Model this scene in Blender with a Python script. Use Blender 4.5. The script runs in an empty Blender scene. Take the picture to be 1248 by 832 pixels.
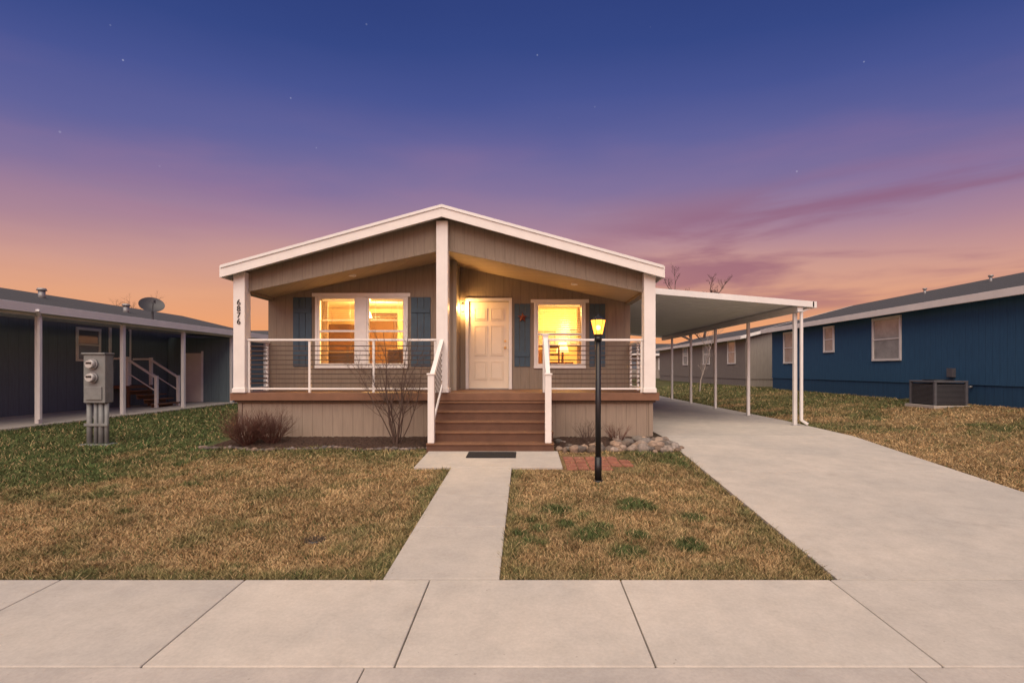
import bpy, math, random
import numpy as np
from mathutils import Vector, Matrix
random.seed(7); rng=np.random.default_rng(7)
sc=bpy.context.scene
COL=sc.collection
R=math.radians

# ---------------------------------------------------------------- materials
def nt(name):
    m=bpy.data.materials.new(name); m.use_nodes=True
    n=m.node_tree; b=n.nodes['Principled BSDF']
    return m,n,b
def mat(name,c,rough=.6,var=.12,scale=6,bump=.15,bdist=.004,metal=0,bscale=None,spec=.4,big=.0):
    m,n,b=nt(name)
    tc=n.nodes.new('ShaderNodeTexCoord')
    ns=n.nodes.new('ShaderNodeTexNoise'); ns.inputs['Scale'].default_value=scale; ns.inputs['Detail'].default_value=6; ns.inputs['Roughness'].default_value=.65
    n.links.new(tc.outputs['Object'],ns.inputs['Vector'])
    mr=n.nodes.new('ShaderNodeMapRange'); mr.inputs[1].default_value=.3; mr.inputs[2].default_value=.7
    mr.inputs[3].default_value=1-var; mr.inputs[4].default_value=1+var
    n.links.new(ns.outputs['Fac'],mr.inputs[0])
    src=mr.outputs[0]
    if big>0:
        n2=n.nodes.new('ShaderNodeTexNoise'); n2.inputs['Scale'].default_value=scale*.12; n2.inputs['Detail'].default_value=3
        n.links.new(tc.outputs['Object'],n2.inputs['Vector'])
        m2=n.nodes.new('ShaderNodeMapRange'); m2.inputs[1].default_value=.3; m2.inputs[2].default_value=.7
        m2.inputs[3].default_value=1-big; m2.inputs[4].default_value=1+big
        n.links.new(n2.outputs['Fac'],m2.inputs[0])
        mu=n.nodes.new('ShaderNodeMath'); mu.operation='MULTIPLY'
        n.links.new(src,mu.inputs[0]); n.links.new(m2.outputs[0],mu.inputs[1]); src=mu.outputs[0]
    vm=n.nodes.new('ShaderNodeVectorMath'); vm.operation='SCALE'; vm.inputs[0].default_value=c
    n.links.new(src,vm.inputs['Scale'])
    n.links.new(vm.outputs[0],b.inputs['Base Color'])
    b.inputs['Roughness'].default_value=rough; b.inputs['Metallic'].default_value=metal
    b.inputs['Specular IOR Level'].default_value=spec
    if bump>0:
        nb=n.nodes.new('ShaderNodeTexNoise'); nb.inputs['Scale'].default_value=bscale or scale*8; nb.inputs['Detail'].default_value=5
        n.links.new(tc.outputs['Object'],nb.inputs['Vector'])
        bp=n.nodes.new('ShaderNodeBump'); bp.inputs['Strength'].default_value=bump; bp.inputs['Distance'].default_value=bdist
        n.links.new(nb.outputs['Fac'],bp.inputs['Height']); n.links.new(bp.outputs[0],b.inputs['Normal'])
    return m
def concrete(name,c1,c2,seed=0):
    m,n,b=nt(name)
    tc=n.nodes.new('ShaderNodeTexCoord'); mp=n.nodes.new('ShaderNodeMapping'); mp.inputs['Location'].default_value=(seed,seed*2,0)
    n.links.new(tc.outputs['Object'],mp.inputs[0])
    def noise(s,d,r=.6):
        x=n.nodes.new('ShaderNodeTexNoise'); x.inputs['Scale'].default_value=s; x.inputs['Detail'].default_value=d; x.inputs['Roughness'].default_value=r
        n.links.new(mp.outputs[0],x.inputs['Vector']); return x.outputs['Fac']
    def mr(s,a,b_,c,d):
        x=n.nodes.new('ShaderNodeMapRange'); x.inputs[1].default_value=a; x.inputs[2].default_value=b_; x.inputs[3].default_value=c; x.inputs[4].default_value=d; n.links.new(s,x.inputs[0]); return x.outputs[0]
    def mul(a,b_):
        x=n.nodes.new('ShaderNodeMath'); x.operation='MULTIPLY'; n.links.new(a,x.inputs[0]); n.links.new(b_,x.inputs[1]); return x.outputs[0]
    mx=n.nodes.new('ShaderNodeMix'); mx.data_type='RGBA'; mx.inputs[6].default_value=(*c1,1); mx.inputs[7].default_value=(*c2,1)
    n.links.new(mr(noise(.8,5),.38,.62,0,1),mx.inputs[0])
    f=mul(mr(noise(4.5,8,.72),.32,.68,.90,1.07),mr(noise(45,4,.7),.35,.65,.94,1.05))
    f=mul(f,mr(noise(1.7,3),.62,.75,1,.88))
    f=mul(f,mr(noise(22,3,.6),.70,.76,1,.74))
    vm=n.nodes.new('ShaderNodeVectorMath'); vm.operation='SCALE'; n.links.new(mx.outputs[2],vm.inputs[0]); n.links.new(f,vm.inputs['Scale'])
    n.links.new(vm.outputs[0],b.inputs['Base Color']); b.inputs['Roughness'].default_value=.88; b.inputs['Specular IOR Level'].default_value=.25
    bp=n.nodes.new('ShaderNodeBump'); bp.inputs['Strength'].default_value=.4; bp.inputs['Distance'].default_value=.003
    n.links.new(noise(140,4,.7),bp.inputs['Height']); n.links.new(bp.outputs[0],b.inputs['Normal'])
    return m
def siding(name,c,period=.2,rough=.75,var=.1,spec=.25,groove_shade=.8):
    m,n,b=nt(name)
    tc=n.nodes.new('ShaderNodeTexCoord'); sx=n.nodes.new('ShaderNodeSeparateXYZ')
    n.links.new(tc.outputs['Object'],sx.inputs[0])
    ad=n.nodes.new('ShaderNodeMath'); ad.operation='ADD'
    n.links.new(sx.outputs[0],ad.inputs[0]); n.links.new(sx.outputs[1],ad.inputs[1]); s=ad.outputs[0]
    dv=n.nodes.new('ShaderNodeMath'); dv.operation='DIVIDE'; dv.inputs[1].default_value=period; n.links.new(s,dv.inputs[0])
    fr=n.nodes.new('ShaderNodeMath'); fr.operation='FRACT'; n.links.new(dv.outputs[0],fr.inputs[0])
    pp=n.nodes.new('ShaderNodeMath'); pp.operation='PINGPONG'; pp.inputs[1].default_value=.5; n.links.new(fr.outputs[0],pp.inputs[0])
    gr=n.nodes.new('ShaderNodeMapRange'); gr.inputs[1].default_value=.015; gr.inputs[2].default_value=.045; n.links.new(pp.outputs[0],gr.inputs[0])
    mp=n.nodes.new('ShaderNodeMapping'); mp.inputs['Scale'].default_value=(14,14,1.2)
    n.links.new(tc.outputs['Object'],mp.inputs[0])
    ns=n.nodes.new('ShaderNodeTexNoise'); ns.inputs['Scale'].default_value=2; ns.inputs['Detail'].default_value=6
    n.links.new(mp.outputs[0],ns.inputs['Vector'])
    mr=n.nodes.new('ShaderNodeMapRange'); mr.inputs[1].default_value=.3; mr.inputs[2].default_value=.7; mr.inputs[3].default_value=1-var; mr.inputs[4].default_value=1+var
    n.links.new(ns.outputs['Fac'],mr.inputs[0])
    g2=n.nodes.new('ShaderNodeMapRange'); g2.inputs[3].default_value=groove_shade; g2.inputs[4].default_value=1; n.links.new(gr.outputs[0],g2.inputs[0])  # groove shade painted into the base colour, on top of the bump
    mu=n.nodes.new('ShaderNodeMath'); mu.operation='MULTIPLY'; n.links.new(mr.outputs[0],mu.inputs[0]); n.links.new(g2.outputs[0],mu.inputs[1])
    vm=n.nodes.new('ShaderNodeVectorMath'); vm.operation='SCALE'; vm.inputs[0].default_value=c; n.links.new(mu.outputs[0],vm.inputs['Scale'])
    n.links.new(vm.outputs[0],b.inputs['Base Color']); b.inputs['Roughness'].default_value=rough; b.inputs['Specular IOR Level'].default_value=spec
    hh=n.nodes.new('ShaderNodeMath'); hh.operation='MULTIPLY_ADD'; hh.inputs[1].default_value=.12; n.links.new(ns.outputs['Fac'],hh.inputs[0]); n.links.new(gr.outputs[0],hh.inputs[2])
    bp=n.nodes.new('ShaderNodeBump'); bp.inputs['Strength'].default_value=.5; bp.inputs['Distance'].default_value=.006
    n.links.new(hh.outputs[0],bp.inputs['Height']); n.links.new(bp.outputs[0],b.inputs['Normal'])
    return m
def emis(name,c,s):
    m,n,b=nt(name)
    b.inputs['Base Color'].default_value=(*c,1); b.inputs['Emission Color'].default_value=(*c,1); b.inputs['Emission Strength'].default_value=s
    return m
def clearglass(name):
    m=bpy.data.materials.new(name); m.use_nodes=True; n=m.node_tree; n.nodes.clear()
    o=n.nodes.new('ShaderNodeOutputMaterial'); mx=n.nodes.new('ShaderNodeMixShader'); t=n.nodes.new('ShaderNodeBsdfTransparent'); g=n.nodes.new('ShaderNodeBsdfGlossy')
    g.inputs['Roughness'].default_value=.02; g.inputs[0].default_value=(.9,.9,.9,1)
    fr=n.nodes.new('ShaderNodeFresnel'); fr.inputs[0].default_value=1.45
    n.links.new(fr.outputs[0],mx.inputs[0]); n.links.new(t.outputs[0],mx.inputs[1]); n.links.new(g.outputs[0],mx.inputs[2]); n.links.new(mx.outputs[0],o.inputs[0])
    return m
def frosted_lit(name,c,s,tr=.5):
    m=bpy.data.materials.new(name); m.use_nodes=True; n=m.node_tree; n.nodes.clear()
    o=n.nodes.new('ShaderNodeOutputMaterial'); mx=n.nodes.new('ShaderNodeMixShader'); t=n.nodes.new('ShaderNodeBsdfTransparent'); e=n.nodes.new('ShaderNodeEmission')
    e.inputs[0].default_value=(*c,1); e.inputs[1].default_value=s; mx.inputs[0].default_value=1-tr
    n.links.new(t.outputs[0],mx.inputs[1]); n.links.new(e.outputs[0],mx.inputs[2]); n.links.new(mx.outputs[0],o.inputs[0])
    return m
def vcol(name,rough=.9,var=.25,scale=40,bump=.5,bd=.02):
    m,n,b=nt(name)
    at=n.nodes.new('ShaderNodeAttribute'); at.attribute_name='Col'
    tc=n.nodes.new('ShaderNodeTexCoord'); ns=n.nodes.new('ShaderNodeTexNoise'); ns.inputs['Scale'].default_value=scale; ns.inputs['Detail'].default_value=7
    n.links.new(tc.outputs['Object'],ns.inputs['Vector'])
    mr=n.nodes.new('ShaderNodeMapRange'); mr.inputs[1].default_value=.3; mr.inputs[2].default_value=.7; mr.inputs[3].default_value=1-var; mr.inputs[4].default_value=1+var
    n.links.new(ns.outputs['Fac'],mr.inputs[0])
    vm=n.nodes.new('ShaderNodeVectorMath'); vm.operation='SCALE'; n.links.new(at.outputs['Color'],vm.inputs[0]); n.links.new(mr.outputs[0],vm.inputs['Scale'])
    n.links.new(vm.outputs[0],b.inputs['Base Color']); b.inputs['Roughness'].default_value=rough; b.inputs['Specular IOR Level'].default_value=.15
    if bump:
        bp=n.nodes.new('ShaderNodeBump'); bp.inputs['Strength'].default_value=bump; bp.inputs['Distance'].default_value=bd
        n.links.new(ns.outputs['Fac'],bp.inputs['Height']); n.links.new(bp.outputs[0],b.inputs['Normal'])
    return m

M_taupe=siding('taupe_siding',(.23,.185,.14),.2,groove_shade=.82)
M_skirt=siding('skirting',(.265,.21,.16),.2,groove_shade=.78)
M_white=mat('white_trim',(.70,.67,.63),.5,.06,3,.08)
M_metalwhite=mat('white_metal',(.66,.65,.63),.4,.06,2,.0)
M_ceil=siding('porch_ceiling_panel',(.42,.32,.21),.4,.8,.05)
M_deck=mat('brown_composite',(.16,.078,.042),.55,.2,5,.3,.004,bscale=60,big=.12)
M_deckedge=mat('brown_deck_edge',(.17,.085,.048),.55,.14,5,.2)
M_bar=mat('dark_bronze_bar',(.06,.035,.025),.45,.1,5,0)
M_shut=mat('blue_shutter',(.040,.074,.105),.6,.15,6,.2)
M_shing=mat('asphalt_shingle',(.055,.055,.058),.95,.35,30,.8,.01)
M_door=mat('cream_door',(.72,.62,.48),.45,.03,2,.05)
M_brass=mat('brass',(.6,.42,.18),.3,.05,5,0,metal=1)
M_black=mat('black_metal',(.012,.012,.013),.4,.1,8,.1)
M_conc=concrete('concrete',(.50,.445,.38),(.44,.40,.35),1.3)
M_conc3=concrete('concrete_older_pour',(.455,.41,.355),(.40,.365,.325),5.1)
M_conc2=concrete('driveway_concrete',(.48,.43,.37),(.41,.375,.33),7.7)
M_curb=concrete('curb_concrete',(.45,.40,.35),(.38,.345,.31),3.1)
M_asph=mat('asphalt',(.05,.05,.052),.95,.3,60,.8,.006)
M_mulch=mat('bark_mulch',(.075,.042,.028),.95,.6,30,1,.03)
M_brick=mat('red_paver',(.25,.10,.065),.9,.3,9,.5,.004)
M_mat=mat('rubber_mat',(.012,.012,.014),.9,.3,40,.8,.004)
M_twig=mat('twig_bark',(.10,.065,.05),.9,.2,20,0)
M_redtwig=mat('red_twig_bark',(.12,.055,.04),.9,.25,20,0)
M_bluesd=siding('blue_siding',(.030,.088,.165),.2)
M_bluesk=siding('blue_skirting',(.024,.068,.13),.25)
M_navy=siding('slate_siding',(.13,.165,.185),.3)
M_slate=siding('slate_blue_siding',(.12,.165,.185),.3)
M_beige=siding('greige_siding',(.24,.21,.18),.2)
M_dkglass=mat('dark_window_glass',(.16,.17,.19),.06,.15,1.5,0,spec=1.0)
M_paneglow=mat('curtained_glass',(.32,.31,.29),.12,.25,2,0,spec=.8)
M_glass=clearglass('clear_glass')
M_grey=mat('galvanized_grey',(.27,.27,.27),.45,.12,10,.1,metal=.3)
M_meter=mat('meter_box_paint',(.17,.18,.175),.5,.15,8,.1)
M_ac=mat('ac_case_grey',(.09,.09,.10),.5,.1,8,.1)
M_int=mat('interior_wall',(.72,.55,.30),.8,.10,2,0)
M_intc=mat('interior_ceiling',(.75,.64,.42),.8,.05,2,0)
M_intfl=mat('interior_floor',(.25,.14,.07),.6,.1,4,0)
M_wood=mat('interior_wood',(.11,.045,.018),.5,.25,4,0)
M_blind=mat('blind_slat',(.80,.72,.58),.5,.03,2,0)
M_curt=mat('curtain',(.50,.33,.17),.8,.1,5,0)
M_sofa=mat('sofa_cloth',(.08,.045,.025),.9,.15,10,0)
M_soil=mat('soil',(.10,.07,.05),.95,.3,30,.5,.01)
M_bulb=emis('warm_bulb',(1,.42,.10),26)
M_amber=frosted_lit('amber_lantern_glass',(1,.30,.035),5.0,.30)
M_warmglass=frosted_lit('warm_lantern_glass',(1,.50,.14),6,.35)
M_shade=emis('lamp_shade',(1,.62,.25),3.0)
M_pend=emis('pendant_glass',(1,.72,.38),7)
M_orn=mat('ornament_red',(.16,.035,.02),.5,.2,9,0)
M_lgrass=vcol('lawn_ground',bump=.8,var=.4,scale=30)
M_blade=vcol('grass_blade',.8,.12,3,0)

# ---------------------------------------------------------------- helpers
def empty(name):
    e=bpy.data.objects.new(name,None); e.empty_display_size=.2; COL.objects.link(e); return e
def mesh(name,verts,faces,m,parent=None,smooth=False,bevel=0):
    me=bpy.data.meshes.new(name); me.from_pydata([tuple(v) for v in verts],[],faces); me.update()
    o=bpy.data.objects.new(name,me); COL.objects.link(o)
    if m: me.materials.append(m)
    if parent: o.parent=parent
    if smooth:
        for p in me.polygons: p.use_smooth=True
    if bevel>0:
        bv=o.modifiers.new('bevel','BEVEL'); bv.width=bevel; bv.segments=2; bv.limit_method='ANGLE'
    return o
BF=[(0,3,2,1),(4,5,6,7),(0,1,5,4),(1,2,6,5),(2,3,7,6),(3,0,4,7)]
def bv8(x0,x1,y0,y1,z0,z1):
    return [(x0,y0,z0),(x1,y0,z0),(x1,y1,z0),(x0,y1,z0),(x0,y0,z1),(x1,y0,z1),(x1,y1,z1),(x0,y1,z1)]
def box(name,x0,x1,y0,y1,z0,z1,m,parent=None,bevel=.004):
    if x0>x1:x0,x1=x1,x0
    if y0>y1:y0,y1=y1,y0
    if z0>z1:z0,z1=z1,z0
    return mesh(name,bv8(x0,x1,y0,y1,z0,z1),BF,m,parent,bevel=bevel)
def boxes(name,lst,m,parent=None,bevel=0):
    V=[];F=[]
    for b in lst:
        k=len(V); V+=bv8(*b); F+=[tuple(i+k for i in f) for f in BF]
    return mesh(name,V,F,m,parent,bevel=bevel)
def prism_xz(name,pts,y0,y1,m,parent=None,bevel=0):
    n=len(pts); V=[(x,y0,z) for x,z in pts]+[(x,y1,z) for x,z in pts]
    F=[tuple(range(n)),tuple(range(2*n-1,n-1,-1))]+[(i,i+n,(i+1)%n+n,(i+1)%n) for i in range(n)]
    return mesh(name,V,F,m,parent,bevel=bevel)
def prism_yz(name,pts,x0,x1,m,parent=None,bevel=0):
    n=len(pts); V=[(x0,y,z) for y,z in pts]+[(x1,y,z) for y,z in pts]
    F=[tuple(range(n)),tuple(range(2*n-1,n-1,-1))]+[(i,i+n,(i+1)%n+n,(i+1)%n) for i in range(n)]
    return mesh(name,V,F,m,parent,bevel=bevel)
def tube(name,p0,p1,r0,m,parent=None,r1=None,seg=14):
    r1=r0 if r1 is None else r1
    p0=Vector(p0);p1=Vector(p1); d=(p1-p0).normalized(); a=d.orthogonal().normalized(); b=d.cross(a)
    V=[];F=[]
    for p,r in((p0,r0),(p1,r1)):
        for i in range(seg):
            t=2*math.pi*i/seg; V.append(p+a*math.cos(t)*r+b*math.sin(t)*r)
    for i in range(seg): j=(i+1)%seg; F.append((i,j,j+seg,i+seg))
    F.append(tuple(range(seg-1,-1,-1))); F.append(tuple(range(seg,2*seg)))
    o=mesh(name,V,F,m,parent)
    if seg>=12:
        for p in o.data.polygons:
            if len(p.vertices)==4: p.use_smooth=True
    return o
def beam(name,p0,p1,w,h,m,parent=None,bevel=.003):
    p0=Vector(p0);p1=Vector(p1); d=(p1-p0).normalized(); up=Vector((0,0,1)); s=d.cross(up)
    s=s.normalized() if s.length>1e-4 else Vector((1,0,0)); u=s.cross(d).normalized()
    V=[]
    for p in(p0,p1):
        for a,b in((-1,-1),(1,-1),(1,1),(-1,1)): V.append(p+s*a*w/2+u*b*h/2)
    F=[(0,1,2,3),(7,6,5,4),(0,4,5,1),(1,5,6,2),(2,6,7,3),(3,7,4,0)]
    return mesh(name,V,F,m,parent,bevel=bevel)
def wall_open(name,x0,x1,y0,y1,z0,z1,ops,m,parent):
    ops=sorted(ops); L=[]; cx=x0
    for a,b,c,d in ops:
        if a>cx: L.append((cx,a,y0,y1,z0,z1))
        if c>z0+.001: L.append((a,b,y0,y1,z0,c))
        if d<z1: L.append((a,b,y0,y1,d,z1))
        cx=b
    if cx<x1: L.append((cx,x1,y0,y1,z0,z1))
    return boxes(name,L,m,parent)
def point(name,loc,w,c,r,parent=None):
    l=bpy.data.lights.new(name,'POINT'); l.energy=w; l.color=c; l.shadow_soft_size=r
    o=bpy.data.objects.new(name,l); o.location=loc; COL.objects.link(o)
    if parent:o.parent=parent
    return o
def vn(x,y,s,seed=0.):
    x=np.asarray(x)*s; y=np.asarray(y)*s
    ix=np.floor(x);iy=np.floor(y);fx=x-ix;fy=y-iy
    fx=fx*fx*(3-2*fx);fy=fy*fy*(3-2*fy)
    def h(a,b):
        v=np.sin(a*127.1+b*311.7+seed*17.3)*43758.5453; return v-np.floor(v)
    return (h(ix,iy)*(1-fx)+h(ix+1,iy)*fx)*(1-fy)+(h(ix,iy+1)*(1-fx)+h(ix+1,iy+1)*fx)*fy
def fbm(x,y,s,seed=0.,o=4):
    t=0;a=.5;n=0
    for i in range(o): t=t+a*vn(x,y,s*2**i,seed+i); n+=a; a*=.55
    return t/n
def ss(x,a,b):
    t=np.clip((np.asarray(x,float)-a)/(b-a),0,1); return t*t*(3-2*t)

# ---------------------------------------------------------------- ground heights
def hz(x,y):
    x=np.asarray(x,float); y=np.asarray(y,float)
    b=np.where(y<10.2,-.067-.045*(8.71-y),0.0); b=np.minimum(b,0)
    b=b+.42*ss(x,7.2,11.6)*ss(y,6,11)
    b=np.where(y<2.66,b-.13*ss(-y,-2.66,-2.5)-.03,b)
    b=np.where(y<2.4,-.50,b)
    return b
def Ledge(y): return float(np.interp(y,[3.9,7,9.3,12],[2.42,2.58,2.74,2.78]))
def Redge(y): return float(np.interp(y,[3.9,6.2,12],[5.95,6.14,6.82]))

BROWN=np.array([.32,.21,.10]); GREEN=np.array([.058,.088,.030]); STRAW=np.array([.47,.335,.175])
clumps=[(rng.uniform(.35,1.9),rng.uniform(4.5,5.9),rng.uniform(.08,.19)) for _ in range(17)]+[(rng.uniform(-.1,.3),rng.uniform(4.6,5.3),rng.uniform(.06,.13)) for _ in range(5)]
def lawncol(x,y):
    x=np.asarray(x,float);y=np.asarray(y,float)
    n=fbm(x,y,.9,1); n2=fbm(x,y,4.5,5); n3=fbm(x,y,1.9,31)
    g=.9*ss(-x+ (n-.5)*3.4+(n2-.5)*2.4,4.3,6.6)*ss(y+(n-.5)*2.5,4.7,6.9)
    g=np.maximum(g,ss(y+(n-.5)*1.6+(n2-.5)*.8,7.5,9.0)*(x<-1.5)*.7)
    g=np.maximum(g,.40*ss(n3+.35*(n2-.5),.54,.74))
    g=np.maximum(g,.55*ss(-y+(n2-.5)*.5,-4.25,-4.02))
    g=np.maximum(g,.55*ss(x+(n2-.5)*.45,-1.45,-1.18)*(x<-1)*(y<8))
    rp=(x>-.25)&(x<2.8)
    g=np.where(rp,np.maximum(g*.6,ss(y+(n2-.5)*1.8,6.7,8.3)*ss(x,1.0,2.0)*.8),g)
    le=np.interp(y,[3.9,7,9.3,12],[2.42,2.58,2.74,2.78])
    g=np.where(rp,np.maximum(g,.45*ss(x-le+(n2-.5)*.4,-.30,-.05)),g)
    g=np.where(rp,np.maximum(g,.45*ss(-x+(n2-.5)*.3,-.03,.15)),g)
    for cx,cy,r in clumps:
        d=np.hypot(x-cx,(y-cy)*1.0)+ (n2-.5)*.26
        g=np.maximum(g,.92*ss(-d,-r*1.5,-r*.4))
    rl=x>5.5
    g=np.where(rl,ss(n+.4*(n2-.5)+.02*(y-10),.42,.72)*.7,g)
    g=np.clip(g+.16*ss(n2,.53,.8),0,1)
    st=ss(fbm(x,y,7,9),.35,.75)
    c=BROWN[None]*(1-st[:,None]*.55)+STRAW[None]*(st[:,None]*.55)
    c=c*(.62+.76*fbm(x,y,1.7,12))[:,None]
    gg=GREEN[None]*(.7+1.0*n2)[:,None]
    return c*(1-g[:,None])+gg*g[:,None],g

# ---------------------------------------------------------------- ground sheet
def axis(breaks):
    out=[]
    for a,b,s in breaks: out+=list(np.arange(a,b-1e-6,s))
    out.append(breaks[-1][1]); return np.array(out)
gx=axis([(-900,-100,100),(-100,-30,10),(-30,-12,.6),(-12,7,.12),(7,15,.3),(15,30,1),(30,100,10),(100,900,100)])
gy=axis([(-400,-40,60),(-40,0,5),(0,2.2,.4),(2.2,4.2,.1),(4.2,11,.12),(11,24,.4),(24,60,2),(60,200,20),(200,1600,200)])
X,Y=np.meshgrid(gx,gy); xs=X.ravel(); ys=Y.ravel()
zs=hz(xs,ys)
lumps=(fbm(xs,ys,1.3,3)-.5)*.03*((ys>4.05)&(ys<40)&(np.abs(xs)<30))
offl=np.where(((xs>-1.2)&(xs<-.1)&(ys<7.8))|((xs>-1.75)&(xs<.65)&(ys>7.4)&(ys<8.9)),1,0)
zs=zs+lumps*(1-offl)*np.where((xs>2.3)&(xs<7),0,1)-.004
W=len(gx);H=len(gy)
idx=np.arange(W*H).reshape(H,W)
F=np.stack([idx[:-1,:-1],idx[:-1,1:],idx[1:,1:],idx[1:,:-1]],-1).reshape(-1,4)
me=bpy.data.meshes.new('ground'); me.from_pydata(np.stack([xs,ys,zs],1).tolist(),[],F.tolist())
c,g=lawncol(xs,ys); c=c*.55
road=(ys<2.45); c[road]=[.05,.05,.05]
slab=(ys>=2.45)&(ys<3.93); c[slab]=[.07,.05,.035]
drive=(xs>2.5)&(xs<6.3)&(ys>3.9); c[drive&(ys<25)]=[.07,.05,.035]
ca=me.color_attributes.new('Col','FLOAT_COLOR','POINT')
ca.data.foreach_set('color',np.concatenate([c,np.ones((len(c),1))],1).astype(np.float32).ravel())
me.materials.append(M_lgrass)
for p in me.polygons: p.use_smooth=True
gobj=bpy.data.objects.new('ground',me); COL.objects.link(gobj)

def grass(name,N,xf,y0,y1,excl,hgt=.03):
    u=rng.random(N); y=1/(1/y0+(1/y1-1/y0)*u)
    t=np.linspace(y0,y1,60)
    a=np.array([xf(q)[0] for q in t]); b=np.array([xf(q)[1] for q in t])
    A=np.interp(y,t,a);B=np.interp(y,t,b)
    x=A+(B-A)*rng.random(N)
    k=~excl(x,y)
    dn=fbm(x,y,9,41); k&=rng.random(N)<(.35+1.3*dn)
    x=x[k];y=y[k];n=len(x)
    z=hz(x,y)+(fbm(x,y,1.3,3)-.5)*.03-.006
    c,g=lawncol(x,y)
    c=c*(.4+1.25*rng.random((n,1))**1.2)
    sw=rng.random(n)<.12*(1-g*.3); c[sw]=STRAW*1.1
    sg=rng.random(n)<.08; c[sg]=GREEN*1.1
    hh=hgt*(.4+.9*rng.random(n))*(1+.5*g)*(1+.025*y)*(.35+1.3*fbm(x,y,5,8)); w=.0020+.0007*y
    ang=rng.random(n)*2*math.pi; lean=(.3+1.3*rng.random(n))*hh; la=rng.random(n)*2*math.pi
    dx=np.cos(ang)*w;dy=np.sin(ang)*w
    P=np.empty((n,3,3),np.float32)
    P[:,0]=np.stack([x-dx,y-dy,z],1);P[:,1]=np.stack([x+dx,y+dy,z],1);P[:,2]=np.stack([x+np.cos(la)*lean,y+np.sin(la)*lean,z+hh],1)
    me=bpy.data.meshes.new(name)
    me.vertices.add(3*n); me.vertices.foreach_set('co',P.ravel())
    me.loops.add(3*n); me.loops.foreach_set('vertex_index',np.arange(3*n,dtype=np.int32))
    me.polygons.add(n); me.polygons.foreach_set('loop_start',np.arange(0,3*n,3,dtype=np.int32)); me.polygons.foreach_set('loop_total',np.full(n,3,np.int32))
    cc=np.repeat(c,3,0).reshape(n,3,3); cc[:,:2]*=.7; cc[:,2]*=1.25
    ca=me.color_attributes.new('Col','FLOAT_COLOR','POINT')
    ca.data.foreach_set('color',np.concatenate([cc.reshape(-1,3),np.ones((3*n,1))],1).astype(np.float32).ravel())
    me.update(); me.validate(); me.materials.append(M_blade)
    o=bpy.data.objects.new(name,me); COL.objects.link(o); return o
def exL(x,y):
    e=((x>-1.115)&(y<7.7))|((x>-1.68)&(y>7.52))|(x>-1.1)
    e|=(x>-5.95)&(x<-1.6)&(y>9.0+.12*np.sin(x*3)) 
    return e
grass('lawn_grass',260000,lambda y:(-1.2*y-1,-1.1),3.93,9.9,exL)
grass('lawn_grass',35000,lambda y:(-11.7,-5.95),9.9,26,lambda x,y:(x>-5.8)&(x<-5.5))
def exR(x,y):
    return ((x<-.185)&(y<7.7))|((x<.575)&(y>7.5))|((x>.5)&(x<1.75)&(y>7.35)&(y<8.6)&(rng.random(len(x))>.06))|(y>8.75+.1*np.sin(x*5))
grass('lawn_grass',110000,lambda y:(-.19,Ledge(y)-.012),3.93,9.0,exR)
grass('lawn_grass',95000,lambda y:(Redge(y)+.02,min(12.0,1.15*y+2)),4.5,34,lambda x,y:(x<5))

# ---------------------------------------------------------------- concrete
def slabs(name,cells,m,t=.03,parent=None,bevel=.008,alt=None):
    V=[];F=[]
    for q in cells:
        k=len(V)
        for x,y in q: V.append((x,y,float(hz(x,max(y,2.67)))+t-.14))
        for x,y in q: V.append((x,y,float(hz(x,max(y,2.67)))+t))
        F+=[tuple(i+k for i in f) for f in BF]
    o=mesh(name,V,F,m,parent,bevel=bevel)
    if alt:
        o.data.materials.append(alt); rd=random.Random(4)
        pick=[rd.random()<.45 for _ in cells]
        for i,p in enumerate(o.data.polygons): p.material_index=1 if pick[i//6] else 0
    return o
xj=[-11.3,-9.75,-8.2,-6.65,-5.11,-3.58,-2.16,-.735,.735,2.35,3.85,5.4,6.95,8.5,10,11.6]
g=.004
slabs('sidewalk',[[(a+g,2.845),(b-g,2.845),(b-g,3.905),(a+g,3.905)] for a,b in zip(xj[:-1],xj[1:])],M_conc,alt=M_conc3)
xs2=[-13.1+3.05*i for i in range(9)]
V=[];F=[]
for a,b in zip(xs2[:-1],xs2[1:]):
    a+=.003;b-=.003;k=len(V); zt=float(hz(0,2.83))+.028
    prof=[(2.838,zt),(2.70,zt-.003),(2.64,zt-.03),(2.58,zt-.10),(2.2,zt-.135),(2.2,zt-.3),(2.838,zt-.3)]
    n=len(prof)
    V+=[(a,y,z) for y,z in prof]+[(b,y,z) for y,z in prof]
    F+=[tuple(k+i for i in range(n)),tuple(k+i for i in range(2*n-1,n-1,-1))]+[(k+i,k+i+n,k+(i+1)%n+n,k+(i+1)%n) for i in range(n)]
mesh('curb',V,F,M_curb,bevel=.005)
mesh('road',[(-200,-9,-.478),(200,-9,-.478),(200,2.22,-.478),(-200,2.22,-.478)],[(0,1,2,3)],M_asph)
py=[3.92,5.06,6.12,7.55]
cells=[[(-1.1,a+g),(-.2,a+g),(-.2,b-g),(-1.1,b-g)] for a,b in zip(py[:-1],py[1:])]
cells.append([(-1.66,7.56),(.56,7.56),(.56,8.72),(-1.66,8.72)])
slabs('front_walkway',cells,M_conc,t=.028,bevel=.006,alt=M_conc3)
dy=[3.92,7.3,10.2,13.4,16.6,19.8,23,26.5]; cells=[]
for a,b in zip(dy[:-1],dy[1:]):
    cells.append([(Ledge(a),a+g),(Redge(a),a+g),(Redge(b),b-g),(Ledge(b),b-g)])
slabs('driveway',cells,M_conc2,t=.026,bevel=.004)
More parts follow.
